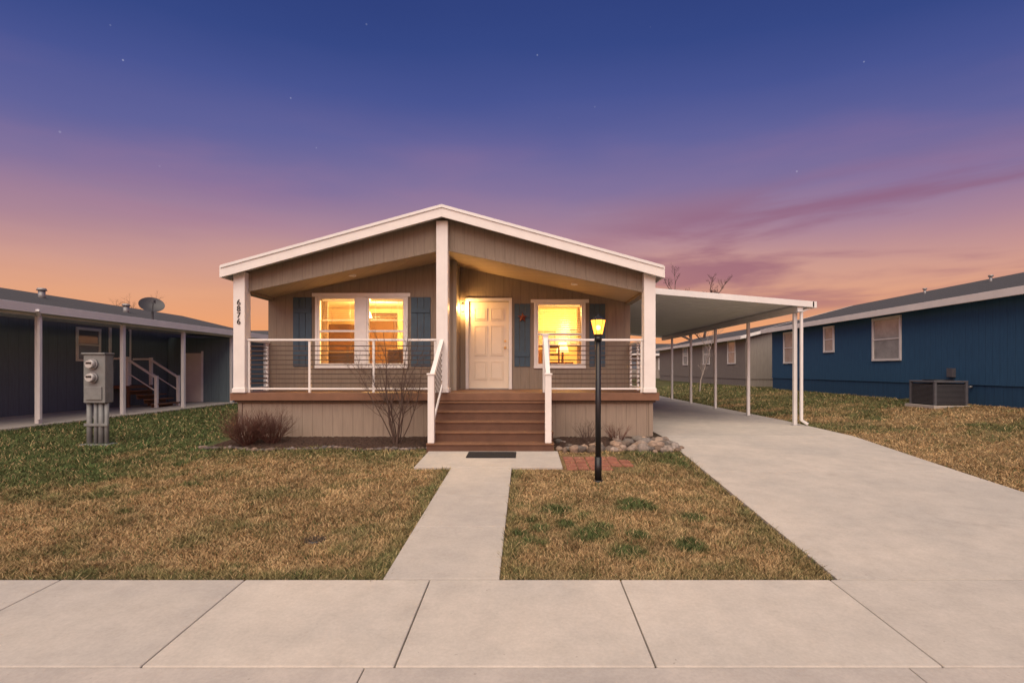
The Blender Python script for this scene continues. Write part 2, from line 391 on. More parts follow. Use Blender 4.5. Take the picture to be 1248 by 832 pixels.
dm=mesh('door_mat',[(-.96,8.17,0),(-.15,8.17,0),(-.15,8.60,0),(-.96,8.60,0)]+[(-.96,8.17,.015),(-.15,8.17,.015),(-.15,8.60,.015),(-.96,8.60,.015)],BF,M_mat,bevel=.006)
for v in dm.data.vertices: v.co.z+=float(hz(0,v.co.y))+.029
pv=[]
for i in range(6):
    for j in range(4):
        if (i,j) in((5,3),(4,0),(5,0)): continue
        x=.62+i*.175+.012*random.random(); y=7.5+j*.23; z=float(hz(0,y))
        pv.append((x,x+.16,y,y+.21,z-.03,z+.010+.008*random.random()))
boxes('brick_pavers',pv,M_brick,bevel=.006)

def bed(name,x0,x1,y0,y1):
    nx=int((x1-x0)/.035);ny=int((y1-y0)/.035)
    V=[];F=[]
    for j in range(ny+1):
        for i in range(nx+1):
            x=x0+(x1-x0)*i/nx; fy=j/ny
            y=(y0+.08*math.sin(x*3.1)+.05*math.sin(x*7))*(1-fy)+y1*fy
            e=min(i,nx-i,j*1.0)/5; e=min(1,e)
            z=float(hz(x,y))+.05*e-.02+random.uniform(0,.035)
            V.append((x+random.uniform(-.013,.013),y,z))
    for j in range(ny):
        for i in range(nx):
            a=j*(nx+1)+i; F.append((a,a+1,a+nx+2,a+nx+1))
    return mesh(name,V,F,M_mulch)
bed('mulch_bed',-5.75,-1.75,9.0,10.02)
bed('mulch_bed',.52,2.7,8.9,10.02)
def rockmat(name):
    m,n,b=nt(name)
    at=n.nodes.new('ShaderNodeAttribute'); at.attribute_name='Col'
    tc=n.nodes.new('ShaderNodeTexCoord'); ns=n.nodes.new('ShaderNodeTexNoise'); ns.inputs['Scale'].default_value=18; ns.inputs['Detail'].default_value=6
    n.links.new(tc.outputs['Object'],ns.inputs['Vector'])
    mr=n.nodes.new('ShaderNodeMapRange'); mr.inputs[1].default_value=.3; mr.inputs[2].default_value=.7; mr.inputs[3].default_value=.6; mr.inputs[4].default_value=1.3; n.links.new(ns.outputs['Fac'],mr.inputs[0])
    vm=n.nodes.new('ShaderNodeVectorMath'); vm.operation='SCALE'; n.links.new(at.outputs['Color'],vm.inputs[0]); n.links.new(mr.outputs[0],vm.inputs['Scale'])
    n.links.new(vm.outputs[0],b.inputs['Base Color']); b.inputs['Roughness'].default_value=.85
    bp=n.nodes.new('ShaderNodeBump'); bp.inputs['Strength'].default_value=.6; bp.inputs['Distance'].default_value=.01
    n.links.new(ns.outputs['Fac'],bp.inputs['Height']); n.links.new(bp.outputs[0],b.inputs['Normal'])
    return m
import bmesh
def rocks(name,pts,m,base):
    V=[];F=[];C=[]
    bm=bmesh.new(); bmesh.ops.create_icosphere(bm,subdivisions=2,radius=1); bv=[v.co.copy() for v in bm.verts]; bf=[tuple(v.index for v in f.verts) for f in bm.faces]; bm.free()
    for x,y,s in pts:
        z=float(hz(x,y))
        M=Matrix.Translation((x,y,z+s*.35))@Matrix.Rotation(random.uniform(0,6.3),4,'Z')@Matrix.Diagonal((s*random.uniform(.8,1.4),s*random.uniform(.7,1.1),s*random.uniform(.5,.85),1))
        sd=random.uniform(0,50); k=len(V)
        br=random.uniform(.4,1.25); w=random.uniform(-.12,.12)
        col=(base[0]*br*(1+w),base[1]*br,base[2]*br*(1-w),1)
        for p in bv:
            f=1+.24*math.sin(p.x*2.3+sd)*math.cos(p.y*2.9+sd*2)+.14*math.sin(p.z*4+sd); V.append(M@(p*f)); C+=col
        F+=[tuple(i+k for i in q) for q in bf]
    o=mesh(name,V,F,m,smooth=True)
    ca=o.data.color_attributes.new('Col','FLOAT_COLOR','POINT'); ca.data.foreach_set('color',np.array(C,np.float32))
    return o
M_rk=rockmat('river_rock')
pts=[]
for i in range(26):
    x=.6+2.15*i/25; pts.append((x,8.85+random.uniform(-.1,.1)+.05*math.sin(x*5),random.uniform(.05,.12)))
for i in range(34): pts.append((random.uniform(1.6,2.68),random.uniform(8.95,9.7),random.uniform(.05,.14)))
for i in range(10): pts.append((random.uniform(.6,1.6),random.uniform(9.1,9.6),random.uniform(.04,.09)))
for i in range(8): pts.append((2.6+random.uniform(-.06,.06),8.9+.1*i,random.uniform(.06,.12)))
rocks('river_rocks',pts,M_rk,(.24,.185,.145))
pts=[]
for i in range(60):
    x=-5.75+4.0*i/59; pts.append((x,8.97+.08*math.sin(x*3.1)+.05*math.sin(x*7)+random.uniform(-.03,.03),random.uniform(.03,.06)))
rocks('edging_stones',pts,M_rk,(.16,.12,.10))

# ---------------------------------------------------------------- house
H0=empty('manufactured_house')
CX=-1.6
def rz(x): return 4.51-.2745*abs(x-CX)
def cz(x): return 3.75-.213*abs(x-CX)
XL,XR=-5.58,2.43
EL,ER=-5.83,2.65
YL,YR=11.0,11.7
wall_open('front_wall_wide',XL,-1.5,YL,YL+.12,.85,3.1,[(-4.50,-2.60,1.45,2.94)],M_taupe,H0)
prism_xz('front_wall_wide_upper',[(XL,3.1),(-1.5,3.1),(-1.5,3.9),(CX,3.9),(XL,3.17)],YL,YL+.12,M_taupe,H0)
wall_open('front_wall_entry',-1.5,XR,YR,YR+.12,.85,3.0,[(-1.30,-.38,.85,2.94),(.26,1.34,1.45,2.90)],M_taupe,H0)
prism_xz('front_wall_entry_upper',[(-1.5,3.0),(XR,3.0),(XR,3.2),(-1.5,4.0)],YR,YR+.12,M_taupe,H0)
box('entry_return_wall',-1.62,-1.502,YL+.121,YR+.12,.85,3.9,M_taupe,H0,0)
box('corner_trim',-1.56,-1.49,YL-.02,YL+.08,.91,3.72,mat('taupe_trim',(.28,.24,.19),.6,.05,3,.1),H0)
box('side_wall_west',XL,XL+.12,YL+.121,26,.0,3.25,M_taupe,H0,0)
box('side_wall_east',XR-.12,XR,YR+.121,26,.0,3.25,M_taupe,H0,0)
prism_xz('rear_wall',[(XL,0),(XR,0),(XR,3.2),(CX,4.3),(XL,3.2)],26,26.12,M_taupe,H0)
for nm,e in(('roof_west',EL),('roof_east',ER)):
    a,b=(e,CX) if e<CX else (CX,e)
    prism_xz(nm,[(a,rz(a)-.15),(b,rz(b)-.15),(b,rz(b)-.02),(a,rz(a)-.02)],9.74,26.4,M_white,H0)
    prism_xz(nm+'_shingles',[(a,rz(a)-.018),(b,rz(b)-.018),(b,rz(b)+.004),(a,rz(a)+.004)],9.72,26.4,M_shing,H0)
    prism_xz(nm+'_rake_fascia',[(a,rz(a)-.22),(b,rz(b)-.22),(b,rz(b)-.012),(a,rz(a)-.012)],9.695,9.738,M_white,H0,.003)
    prism_xz(nm+'_rake_drip',[(a,rz(a)-.045),(b,rz(b)-.045),(b,rz(b)+.012),(a,rz(a)+.012)],9.675,9.694,M_metalwhite,H0,.002)
    ex=e-.03 if e<CX else e+.03
    box(nm+'_eave_fascia',min(e,ex),max(e,ex),9.70,26.4,rz(e)-.22,rz(e)-.0,M_white,H0)
for nm,a,b in(('header_west',-5.6,CX),('header_east',CX,2.46)):
    prism_xz(nm,[(a,cz(a)),(b,cz(b)),(b,rz(b)-.152),(a,rz(a)-.152)],10.0,10.06,M_taupe,H0)
    prism_xz(nm+'_trim',[(a,cz(a)-.03),(b,cz(b)-.03),(b,cz(b)+.03),(a,cz(a)+.03)],9.985,9.999,M_taupe,H0,.003)
    prism_xz(nm+'_ceiling',[(a,cz(a)),(b,cz(b)),(b,cz(b)+.04),(a,cz(a)+.04)],10.06,11.7 if nm=='header_east' else 11.0,M_ceil,H0)
prism_xz('ceiling_mid',[(-1.62,cz(-1.62)),(-1.5,cz(-1.6)-.02),(-1.5,3.8),(-1.62,3.8)],11.0,11.02,M_ceil,H0)
boxes('porch_side_beams',[(-5.6,-5.46,10.06,11.0,2.86,3.2),(2.32,2.46,10.06,11.7,2.86,3.2)],M_taupe,H0)
for x,zt in((-5.575,rz(-5.575)-.152),(CX-.02,rz(CX)-.25),(2.43,rz(2.43)-.152)):
    box('porch_post',x-.112,x+.112,9.86,9.984 if abs(x-CX)<.1 else 10.08,.91,zt,M_white,H0,.006)
    if abs(x-CX)<.1: box('porch_post_back',x-.108,x+.108,9.985,10.10,.91,cz(CX)-.02,M_white,H0,.003)
    box('post_base',x-.13,x+.13,9.845,10.115,.913,1.0,M_white,H0,.006)
bl=[];y=9.90
while y<11.65:
    bl.append((-5.74,2.60,y,min(y+.136,11.72),.885,.91)); y+=.142
boxes('deck_boards',bl,M_deck,H0,.003)
box('deck_rim_front',-5.76,2.62,9.875,9.897,.76,.905,M_deckedge,H0)
boxes('deck_rim_sides',[(-5.765,-5.742,9.898,11.0,.76,.905),(2.602,2.625,9.898,11.7,.76,.905)],M_deckedge,H0)
box('deck_substructure',-5.70,2.56,9.93,11.7,.72,.884,M_soil,H0,0)
box('skirting_front',-5.64,2.50,10.0,10.05,-.06,.76,M_skirt,H0,0)
boxes('skirting_sides',[(-5.64,-5.59,10.051,11.0,-.06,.76),(2.45,2.5,10.051,11.7,-.06,.76)],M_skirt,H0)
box('skirt_base_trim',-5.65,2.51,9.985,9.998,-.05,.05,mat('skirt_trim',(.20,.16,.12),.7,.1,4,.1),H0)
boxes('skirt_corner_trim',[(-5.66,-5.58,9.98,9.998,.051,.757),(2.44,2.52,9.98,9.998,.051,.757)],M_skirt,H0)
for x,y in((-3.6,10.55),(1.05,10.8)):
    tube('ceiling_can_trim',(x,y,cz(x)+.02),(x,y,cz(x)-.018),.075,M_white,H0,seg=20)

def slider(x0,x1,z0,z1,y,parent,nm='window'):
    t=.045
    L=[(x0,x1,y-.02,y+.06,z0,z0+t),(x0,x1,y-.02,y+.06,z1-t,z1),(x0,x0+t,y-.019,y+.059,z0+t,z1-t),(x1-t,x1,y-.019,y+.059,z0+t,z1-t)]
    zm=(z0+z1)/2-.02
    L.append((x0+t,x1-t,y-.005,y+.05,zm,zm+.045))
    boxes(nm+'_frame',L,M_white,parent,.004)
    mesh(nm+'_glass',[(x0+t,y+.03,z0+t),(x1-t,y+.03,z0+t),(x1-t,y+.03,z1-t),(x0+t,y+.03,z1-t)],[(0,1,2,3)],M_glass,parent)
slider(-4.50,-3.66,1.45,2.94,YL,H0); slider(-3.44,-2.60,1.45,2.94,YL,H0)
boxes('window_wide_trim',[(-4.62,-2.49,YL-.035,YL-.001,2.942,3.02),(-3.658,-3.442,YL-.03,YL+.05,1.45,2.94),(-4.56,-2.54,YL-.04,YL-.001,1.39,1.449),(-4.555,-4.502,YL-.028,YL-.001,1.45,2.94),(-2.598,-2.545,YL-.028,YL-.001,1.45,2.94)],M_white,H0,.004)
slider(.26,1.34,1.45,2.90,YR,H0)
boxes('window_narrow_trim',[(.13,1.47,YR-.035,YR-.001,2.902,2.98),(.2,1.4,YR-.04,YR-.001,1.39,1.449),(.205,.258,YR-.028,YR-.001,1.45,2.90),(1.342,1.395,YR-.028,YR-.001,1.45,2.90)],M_white,H0,.004)
def shutter(x0,x1,z0,z1,y):
    w=(x1-x0)
    L=[]
    for a in(z0+(z1-z0)*.16,z1-(z1-z0)*.16-.10): L.append((x0+.015,x1-.015,y-.040,y-.021,a,a+.10))
    n=3; pw=w/n
    for i in range(n): L.append((x0+i*pw+.004,x0+(i+1)*pw-.004,y-.02,y-.002,z0,z1))
    boxes('shutter',L,M_shut,H0,.003)
shutter(-5.04,-4.63,1.43,2.93,YL); shutter(-2.48,-2.05,1.43,2.93,YL)
shutter(-.25,.12,1.43,2.88,YR); shutter(1.48,1.85,1.43,2.88,YR)
V=[(-.06,YR-.09,2.56)]+[(-.06+math.cos(math.pi/2+i*math.pi/5)*(.12 if i%2==0 else .05),YR-.06,2.56+math.sin(math.pi/2+i*math.pi/5)*(.12 if i%2==0 else .05)) for i in range(10)]
mesh('star_ornament',V,[(0,i+1,(i+1)%10+1) for i in range(10)],M_orn,H0)
box('front_door',-1.30,-.38,YR+.03,YR+.075,.925,2.93,M_door,H0,.003)
L=[]
for cx0,cx1 in((-1.18,-.88),(-.80,-.50)):
    for a,b in((1.12,1.55),(1.68,2.38),(2.50,2.78)):
        L.append((cx0+.035,cx1-.035,YR+.017,YR+.0285,a+.035,b-.035))
        L+=[(cx0,cx1,YR+.018,YR+.0295,a,a+.018),(cx0,cx1,YR+.018,YR+.0295,b-.018,b),(cx0,cx0+.018,YR+.0175,YR+.0296,a+.018,b-.018),(cx1-.018,cx1,YR+.0175,YR+.0296,a+.018,b-.018)]
boxes('door_panels',L,M_door,H0,.003)
boxes('door_trim',[(-1.375,-1.302,YR-.03,YR+.1,.912,2.94),(-.378,-.305,YR-.03,YR+.1,.912,2.94),(-1.375,-.305,YR-.031,YR+.1,2.941,3.01)],M_white,H0,.004)
box('door_threshold',-1.30,-.38,YR-.05,YR+.02,.911,.93,M_grey,H0)
tube('door_knob_stem',(-.46,YR+.03,1.87),(-.46,YR-.03,1.87),.012,M_brass,H0)
tube('door_knob',(-.46,YR-.03,1.87),(-.46,YR-.07,1.87),.03,M_brass,H0,r1=.02)
tube('deadbolt',(-.46,YR+.03,2.02),(-.46,YR+.0,2.02),.028,M_brass,H0)
lx,lz=-1.42,2.74
box('wall_lamp_plate',lx-.03,lx+.03,YR-.02,YR-.001,lz-.02,lz+.12,M_black,H0)
beam('wall_lamp_arm',(lx,YR-.02,lz+.06),(lx,YR-.16,lz+.13),.015,.015,M_black,H0)
tube('wall_lamp_cap',(lx,YR-.17,lz+.10),(lx,YR-.17,lz+.15),.055,M_black,H0,r1=.012)
tube('wall_lamp_base',(lx,YR-.17,lz-.07),(lx,YR-.17,lz-.05),.03,M_black,H0)
tube('wall_lamp_glass',(lx,YR-.17,lz-.05),(lx,YR-.17,lz+.10),.042,M_warmglass,H0,r1=.060)
point('wall_lamp_light',(lx,YR-.17,lz+.02),125,(1,.54,.18),.035,H0)

def hrail(a,b,axis,fix,z0=.99,z1=1.965,posts=(),nb=9,par=H0):
    def bb(u0,u1,t,c0,c1):
        return (u0,u1,fix-t/2,fix+t/2,c0,c1) if axis=='x' else (fix-t/2,fix+t/2,u0,u1,c0,c1)
    boxes('railing_white_rails',[bb(a,b,.075,z1-.04,z1),bb(a,b,.04,z0-.02,z0+.012)]+[bb(p-.022,p+.022,.048,z0-.08,z1-.041) for p in posts],M_white,par,.004)
    boxes('railing_bars',[bb(a,b,.016,z0+.012+(z1-z0-.06)*(i+1)/(nb+1)-.009,z0+.012+(z1-z0-.06)*(i+1)/(nb+1)+.009) for i in range(nb)],M_bar,par)
hrail(-5.46,-1.735,'x',9.97,posts=(-5.43,-4.24,-2.98,-1.77))
hrail(.44,2.315,'x',9.97,posts=(.46,2.29))
hrail(10.09,11.0,'y',-5.575,posts=(10.95,))
hrail(10.09,11.7,'y',2.43,posts=(11.65,10.9))
st=[]; kick=[]
for k in range(1,6):
    z=.91-.163*k; yn=9.95-.25*k
    st.append((-1.70,.50,yn-.02,yn+.118,z-.028,z)); st.append((-1.70,.50,yn+.123,yn+.262,z-.028,z))
for k in range(0,6):
    z=.91-.163*k; yn=9.95-.25*k
    if k: kick.append((-1.69,.49,yn,yn+.02,z-.163 if k<5 else -.09,z-.029))
kick.append((-1.69,.49,9.90,9.92,.75,.884))
boxes('stair_treads',st,M_deck,H0,.005)
boxes('stair_risers',kick,mat('brown_riser',(.10,.048,.028),.6,.15,5,.2),H0)
pl=[(8.70,-.1),(10.0,-.1),(10.0,.88)]
for k in range(0,6):
    z=.882-.163*k; yn=9.95-.25*k
    if k==0: pl.append((yn+.03,z))
    else: pl+= [(yn+.25+.03,z),(yn+.015,z)]
prism_yz('stair_stringer',pl,-1.695,-1.65,M_deckedge,H0)
prism_yz('stair_stringer',pl,.445,.492,M_deckedge,H0)
for sx in(-1.625,.40):
    box('stair_newel_bottom',sx-.055,sx+.055,8.72,8.83,.095,1.27,M_white,H0,.006)
    box('newel_cap',sx-.07,sx+.07,8.705,8.845,1.27,1.30,M_white,H0,.006)
    if sx>0:
        box('stair_newel_top',sx-.055,sx+.055,9.90,10.01,.912,2.03,M_white,H0,.006)
        box('newel_cap',sx-.07,sx+.07,9.885,10.025,2.03,2.06,M_white,H0,.006)
    beam('stair_handrail',(sx,9.92,1.95),(sx,8.80,1.23),.08,.06,M_white,H0)
    beam('stair_bottom_rail',(sx,9.92,1.08),(sx,8.80,.36),.045,.045,M_white,H0)
    for i in range(7):
        f=(i+1)/8*.83
        beam('stair_bar',(sx,9.92,1.08+f),(sx,8.80,.36+f),.014,.014,M_bar,H0,0)
for i,ch in enumerate('6876'):
    cu=bpy.data.curves.new('house_number_digit','FONT'); cu.body=ch; cu.size=.155; cu.extrude=.006; cu.align_x='CENTER'
    o=bpy.data.objects.new('house_number_digit',cu); o.rotation_euler=(R(90),0,0); o.location=(-5.575,9.852,2.62-.125*i); cu.materials.append(M_black)
    COL.objects.link(o); o.parent=H0

# interiors (rooms behind the lit windows)
def room(x0,x1,y0,y1,z0,z1):
    boxes('room_walls',[(x0,x1,y1,y1+.05,z0,z1),(x0-.05,x0,y0,y1,z0,z1),(x1,x1+.05,y0,y1,z0,z1)],M_int,H0)
    box('room_ceiling',x0,x1,y0,y1,z1,z1+.04,M_intc,H0,0)
    box('room_floor',x0,x1,y0,y1,z0-.05,z0,M_intfl,H0,0)
room(-5.4,-1.70,YL+.125,14.2,.93,3.06)
room(.0,2.25,YR+.125,14.2,.93,3.06)
def blinds(x0,x1,z0,z1,y,tilt=.003):
    V=[];F=[];z=z1-.05
    while z>z0:
        k=len(V); V+=[(x0,y-.018,z-tilt),(x1,y-.018,z-tilt),(x1,y+.018,z+tilt),(x0,y+.018,z+tilt)]; F.append((k,k+1,k+2,k+3)); z-=.042
    mesh('window_blind',V,F,M_blind,H0)
    boxes('blind_rails',[(x0,x1,y-.02,y+.02,z1-.045,z1),(x0,x1,y-.015,y+.015,z0-.02,z0)],M_blind,H0)
    boxes('blind_cords',[(x-.003,x+.003,y-.022,y-.019,z0,z1) for x in(x0+.12,x1-.12)],M_blind,H0)
blinds(-4.44,-3.71,2.45,2.9,YL+.10,.004); blinds(-3.39,-2.66,2.45,2.9,YL+.10,.004)
blinds(.31,1.29,1.95,2.86,YR+.10,.006)
def curtain(x0,x1,z0,z1,y):
    V=[];F=[];n=24
    for i in range(n+1):
        x=x0+(x1-x0)*i/n; yy=y+.03*math.sin(i*1.6)
        V+=[(x,yy,z0),(x,yy,z1)]
    for i in range(n): F.append((2*i,2*i+2,2*i+3,2*i+1))
    mesh('curtain',V,F,M_curt,H0,smooth=True)
curtain(-4.62,-4.38,1.2,2.98,YL+.25); curtain(-2.72,-2.5,1.2,2.98,YL+.25)
curtain(1.22,1.45,1.2,2.98,YR+.25)
boxes('sofa',[(-4.95,-3.7,11.6,11.8,.93,1.78),(-4.95,-3.7,11.8,12.4,.93,1.35)],M_sofa,H0,.05)
boxes('armchair',[(-3.25,-2.75,11.9,12.05,.93,1.85),(-3.25,-2.75,12.05,12.5,.93,1.35)],M_sofa,H0,.05)
boxes('cabinet',[(-3.5,-1.75,13.7,14.17,.93,1.88),(-3.0,-1.75,13.8,14.17,2.45,3.05),(-5.35,-4.75,13.8,14.17,.93,2.6)],M_wood,H0,.01)
boxes('door_casing',[(-4.42,-4.34,14.12,14.18,.93,2.85),(-3.66,-3.58,14.12,14.18,.93,2.85),(-4.42,-3.58,14.12,14.18,2.86,2.94)],M_wood,H0,.005)
boxes('dark_doorway',[(-4.33,-3.67,14.14,14.17,.93,2.85)],mat('dark_opening',(.16,.08,.035),.8,.1,3,0),H0)
boxes('picture_frame',[(-5.38,-5.36,12.2,12.9,1.9,2.5),(.35,.85,14.13,14.17,2.0,2.45),(1.25,1.6,14.13,14.17,2.05,2.5),(-3.4,-3.1,14.13,14.17,2.1,2.5)],M_wood,H0,.01)
boxes('picture',[(.39,.81,14.12,14.129,2.04,2.41),(1.29,1.56,14.12,14.129,2.09,2.46),(-3.37,-3.13,14.12,14.129,2.14,2.46)],mat('picture_print',(.30,.22,.14),.5,.6,9,0),H0)
boxes('bookcase',[(.05,.5,13.5,14.1,.93,1.9),(1.7,2.2,13.6,14.15,.93,2.6)],M_wood,H0,.01)
boxes('side_table',[(-2.75,-2.35,11.9,12.3,.93,1.5),(.6,1.2,12.6,13.1,.93,1.55)],M_wood,H0,.01)
boxes('dining_chair',[(.42,.46,12.3,12.34,.93,1.95),(.80,.84,12.3,12.34,.93,1.95),(.46,.80,12.305,12.335,1.88,1.95),(.46,.80,12.305,12.335,1.70,1.75),(.42,.84,12.341,12.8,1.36,1.40)],M_wood,H0)
for x,y,z in((-2.62,12.1,1.5),(.95,12.85,1.55)):
    tube('table_lamp_stem',(x,y,z),(x,y,z+.28),.03,M_wood,H0)
    tube('table_lamp_shade',(x,y,z+.26),(x,y,z+.5),.16,M_shade,H0,r1=.10)
for x,y in((-3.95,12.7),(-2.95,13.2)):
    tube('pendant_cord',(x,y,3.06),(x,y,2.82),.008,M_wood,H0)
    tube('pendant_glass',(x,y,2.82),(x,y,2.66),.05,M_pend,H0,r1=.11)
tube('ceiling_lamp',(.75,12.9,3.06),(.75,12.9,2.98),.17,M_pend,H0,r1=.12)
point('room_light',(-3.6,12.3,2.75),340,(1,.60,.20),.12,H0)
point('room_light',(1.0,12.6,2.80),210,(1,.58,.18),.12,H0)

# ---------------------------------------------------------------- carport
CP=empty('carport')
def cpz(x): return 3.20-(x-2.9)*.084
n=40; y0,y1=11.95,23.9; V=[];F=[]
prof=[]
for i in range(n):
    a=y0+(y1-y0)*i/n; w=(y1-y0)/n
    prof+=[(a,0),(a+w*.78,0),(a+w*.84,.045),(a+w*.94,.045)]
prof.append((y1,0))
for y,dz in prof: V+=[(2.68,y,cpz(2.68)+dz),(6.75,y,cpz(6.75)+dz)]
for i in range(len(prof)-1): F.append((2*i,2*i+1,2*i+3,2*i+2))
mesh('carport_roof_pan',V,F,M_metalwhite,CP)
def slopebox(nm,xa,xb,ya,yb,za,zb,m=M_metalwhite):
    V=[]
    for y in(ya,yb):
        V+=[(xa,y,cpz(xa)+za),(xb,y,cpz(xb)+za),(xb,y,cpz(xb)+zb),(xa,y,cpz(xa)+zb)]
    mesh(nm,V,[(0,1,2,3),(7,6,5,4),(0,4,5,1),(1,5,6,2),(2,6,7,3),(3,7,4,0)],m,CP,bevel=.004)
slopebox('carport_front_fascia',2.68,6.80,11.90,11.945,-.05,.09)
slopebox('carport_rear_fascia',2.68,6.80,23.91,23.95,-.05,.09)
box('carport_gutter',6.76,6.86,11.90,23.95,cpz(6.8)-.06,cpz(6.8)+.09,M_metalwhite,CP)
box('carport_beam',6.44,6.56,11.96,23.9,cpz(6.5)-.17,cpz(6.5)-.012,M_metalwhite,CP)
for yy in(12.2,14.75,17.3,19.85,22.4):
    box('carport_post',6.46,6.54,yy-.04,yy+.04,.02,cpz(6.5)-.171,M_metalwhite,CP,.006)
    box('post_foot',6.42,6.58,yy-.075,yy+.075,.02,.035,M_grey,CP)
beam('downspout',(6.575,12.05,2.75),(6.575,12.05,.15),.06,.05,M_metalwhite,CP)
beam('downspout_elbow',(6.575,12.05,.16),(6.68,11.95,.07),.06,.05,M_metalwhite,CP)
beam('downspout_upper',(6.575,12.05,2.74),(6.80,11.98,2.84),.06,.05,M_metalwhite,CP)
# ---------------------------------------------------------------- lamp post
LP=empty('lamp_post')
lx,ly=.985,6.83; lz=float(hz(lx,ly))
tube('post_shaft',(lx,ly,lz-.02),(lx,ly,lz+1.93),.038,M_black,LP,seg=20)
tube('post_base_flange',(lx,ly,lz-.01),(lx,ly,lz+.03),.065,M_black,LP,seg=20)
tube('post_base_sleeve',(lx,ly,lz+.03),(lx,ly,lz+.34),.047,M_black,LP,seg=20)
tube('post_collar',(lx,ly,lz+1.90),(lx,ly,lz+1.96),.05,M_black,LP,seg=20)
zb=lz+1.96
tube('lantern_base',(lx,ly,zb),(lx,ly,zb+.03),.05,M_black,LP,r1=.062,seg=6)
for i in range(6):
    t=2*math.pi*i/6; c,s=math.cos(t),math.sin(t)
    beam('lantern_rib',(lx+.055*c,ly+.055*s,zb+.03),(lx+.100*c,ly+.100*s,zb+.22),.005,.005,M_black,LP,0)
tube('lantern_glass',(lx,ly,zb+.031),(lx,ly,zb+.219),.056,M_amber,LP,r1=.097,seg=6)
tube('lantern_roof',(lx,ly,zb+.22),(lx,ly,zb+.275),.112,M_black,LP,r1=.025,seg=6)
tube('lantern_finial',(lx,ly,zb+.275),(lx,ly,zb+.315),.012,M_black,LP,r1=.004,seg=8)
bm=bmesh.new(); bmesh.ops.create_uvsphere(bm,u_segments=20,v_segments=12,radius=.034,matrix=Matrix.Translation((lx,ly,zb+.12)))
me=bpy.data.meshes.new('lantern_bulb'); bm.to_mesh(me); bm.free(); me.materials.append(M_bulb)
o=bpy.data.objects.new('lantern_bulb',me); COL.objects.link(o); o.parent=LP
point('lantern_light',(lx,ly,zb+.12),75,(1,.44,.11),.038,LP)

# ---------------------------------------------------------------- neighbours
def sidewin(parent,xf,y0,y1,z0,z1,sgn,gm=M_dkglass):
    def B(a,b,c,d,e,f): 
        xa,xb=sorted((xf+sgn*a,xf+sgn*b)); return (xa,xb,c,d,e,f)
    t=.07
    boxes('window_trim',[B(.001,.05,y0-t,y1+t,z1,z1+t+.02),B(.001,.05,y0-t,y1+t,z0-t,z0),B(.001,.045,y0-t,y0,z0,z1),B(.001,.045,y1,y1+t,z0,z1),B(.012,.035,y0,y1,(z0+z1)/2-.02,(z0+z1)/2+.02)],M_white,parent,.003)
    boxes('window_pane',[B(.002,.012,y0,y1,z0,z1)],gm,parent)
def neighbour(name,x0,x1,y0,y1,zg,ze,zr,m,msk,wins,side,gm=M_dkglass):
    E=empty(name)
    box('walls',x0,x1,y0,y1,zg+.55,ze,m,E,0)
    box('skirting',x0+.02,x1-.02,y0+.02,y1-.02,zg-.3,zg+.549,msk,E,0)
    box('skirt_band',x0-.01,x1+.01,y0-.01,y1+.01,zg+.53,zg+.57,m,E,0)
    xc=(x0+x1)/2; o=.38
    prism_xz('gable_end_front',[(x0,ze),(x1,ze),(xc,zr-.12)],y0,y0+.1,m,E)
    prism_xz('gable_end_rear',[(x0,ze),(x1,ze),(xc,zr-.12)],y1-.1,y1,m,E)
    for nm,e in(('roof_a',x0-o),('roof_b',x1+o)):
        a,b=(e,xc) if e<xc else (xc,e)
        za,zb_=(ze,zr) if e<xc else (zr,ze)
        prism_xz(nm,[(a,za),(b,zb_),(b,zb_+.10),(a,za+.10)],y0-.3,y1+.3,M_shing,E)
        ex=e-.035 if e<xc else e+.035
        box(nm+'_fascia',min(e,ex),max(e,ex),y0-.32,y1+.32,ze-.08,ze+.115,M_white,E)
        prism_xz(nm+'_rake_rear',[(a,za-.06),(b,zb_-.06),(b,zb_+.11),(a,za+.11)],y1+.301,y1+.33,M_white,E)
        prism_xz(nm+'_rake_front',[(a,za-.06),(b,zb_-.06),(b,zb_+.11),(a,za+.11)],y0-.33,y0-.301,M_white,E)
    boxes('soffit',[(x0-o,x0,y0-.3,y1+.3,ze-.03,ze-.005)],M_white,E)
    for (a,b,c,d) in wins: sidewin(E,x0 if side<0 else x1,a,b,c,d,side,gm)
    return E
NB=neighbour('blue_house',12.0,20.2,7.5,24.6,.42,3.20,4.40,M_bluesd,M_bluesk,[(16.2,17.4,1.72,3.02),(19.7,20.25,2.1,2.98),(22.6,23.4,1.7,2.98)],-1,M_paneglow)
for yy,xx in((14.3,15.3),(16.2,14.9),(19,15)):
    zz=3.2+(xx-11.62)*.268
    tube('roof_vent_pipe',(xx,yy,zz),(xx,yy,zz+.25),.04,M_grey,NB)
    tube('roof_vent_cap',(xx,yy,zz+.25),(xx,yy,zz+.30),.07,M_grey,NB)
tube('hose_bib',(11.93,13.6,.9),(12,13.6,.9),.03,M_grey,NB)
box('disconnect_box',11.9,11.998,14.1,14.3,1.15,1.4,M_ac,NB)
NB2=neighbour('greige_house',12.2,20.0,28,46,.3,3.1,4.2,M_beige,M_beige,[(29.4,30.4,1.75,3.0),(33.5,34.6,1.75,3.0),(38,39,1.75,3.0)],-1,M_paneglow)
AC=empty('air_conditioner_unit')
ax0,ax1,ay0,ay1=10.6,11.45,13.1,13.95; az=.38
box('pad',ax0-.08,ax1+.08,ay0-.08,ay1+.08,az-.1,az+.05,M_curb,AC)
box('case_core',ax0+.03,ax1-.03,ay0+.03,ay1-.03,az+.05,az+.62,M_black,AC,.01)
L=[]
for i in range(16):
    z=az+.09+i*.032
    L+=[(ax0,ax1,ay0,ay0+.02,z,z+.014),(ax0,ax0+.02,ay0+.021,ay1,z,z+.014)]
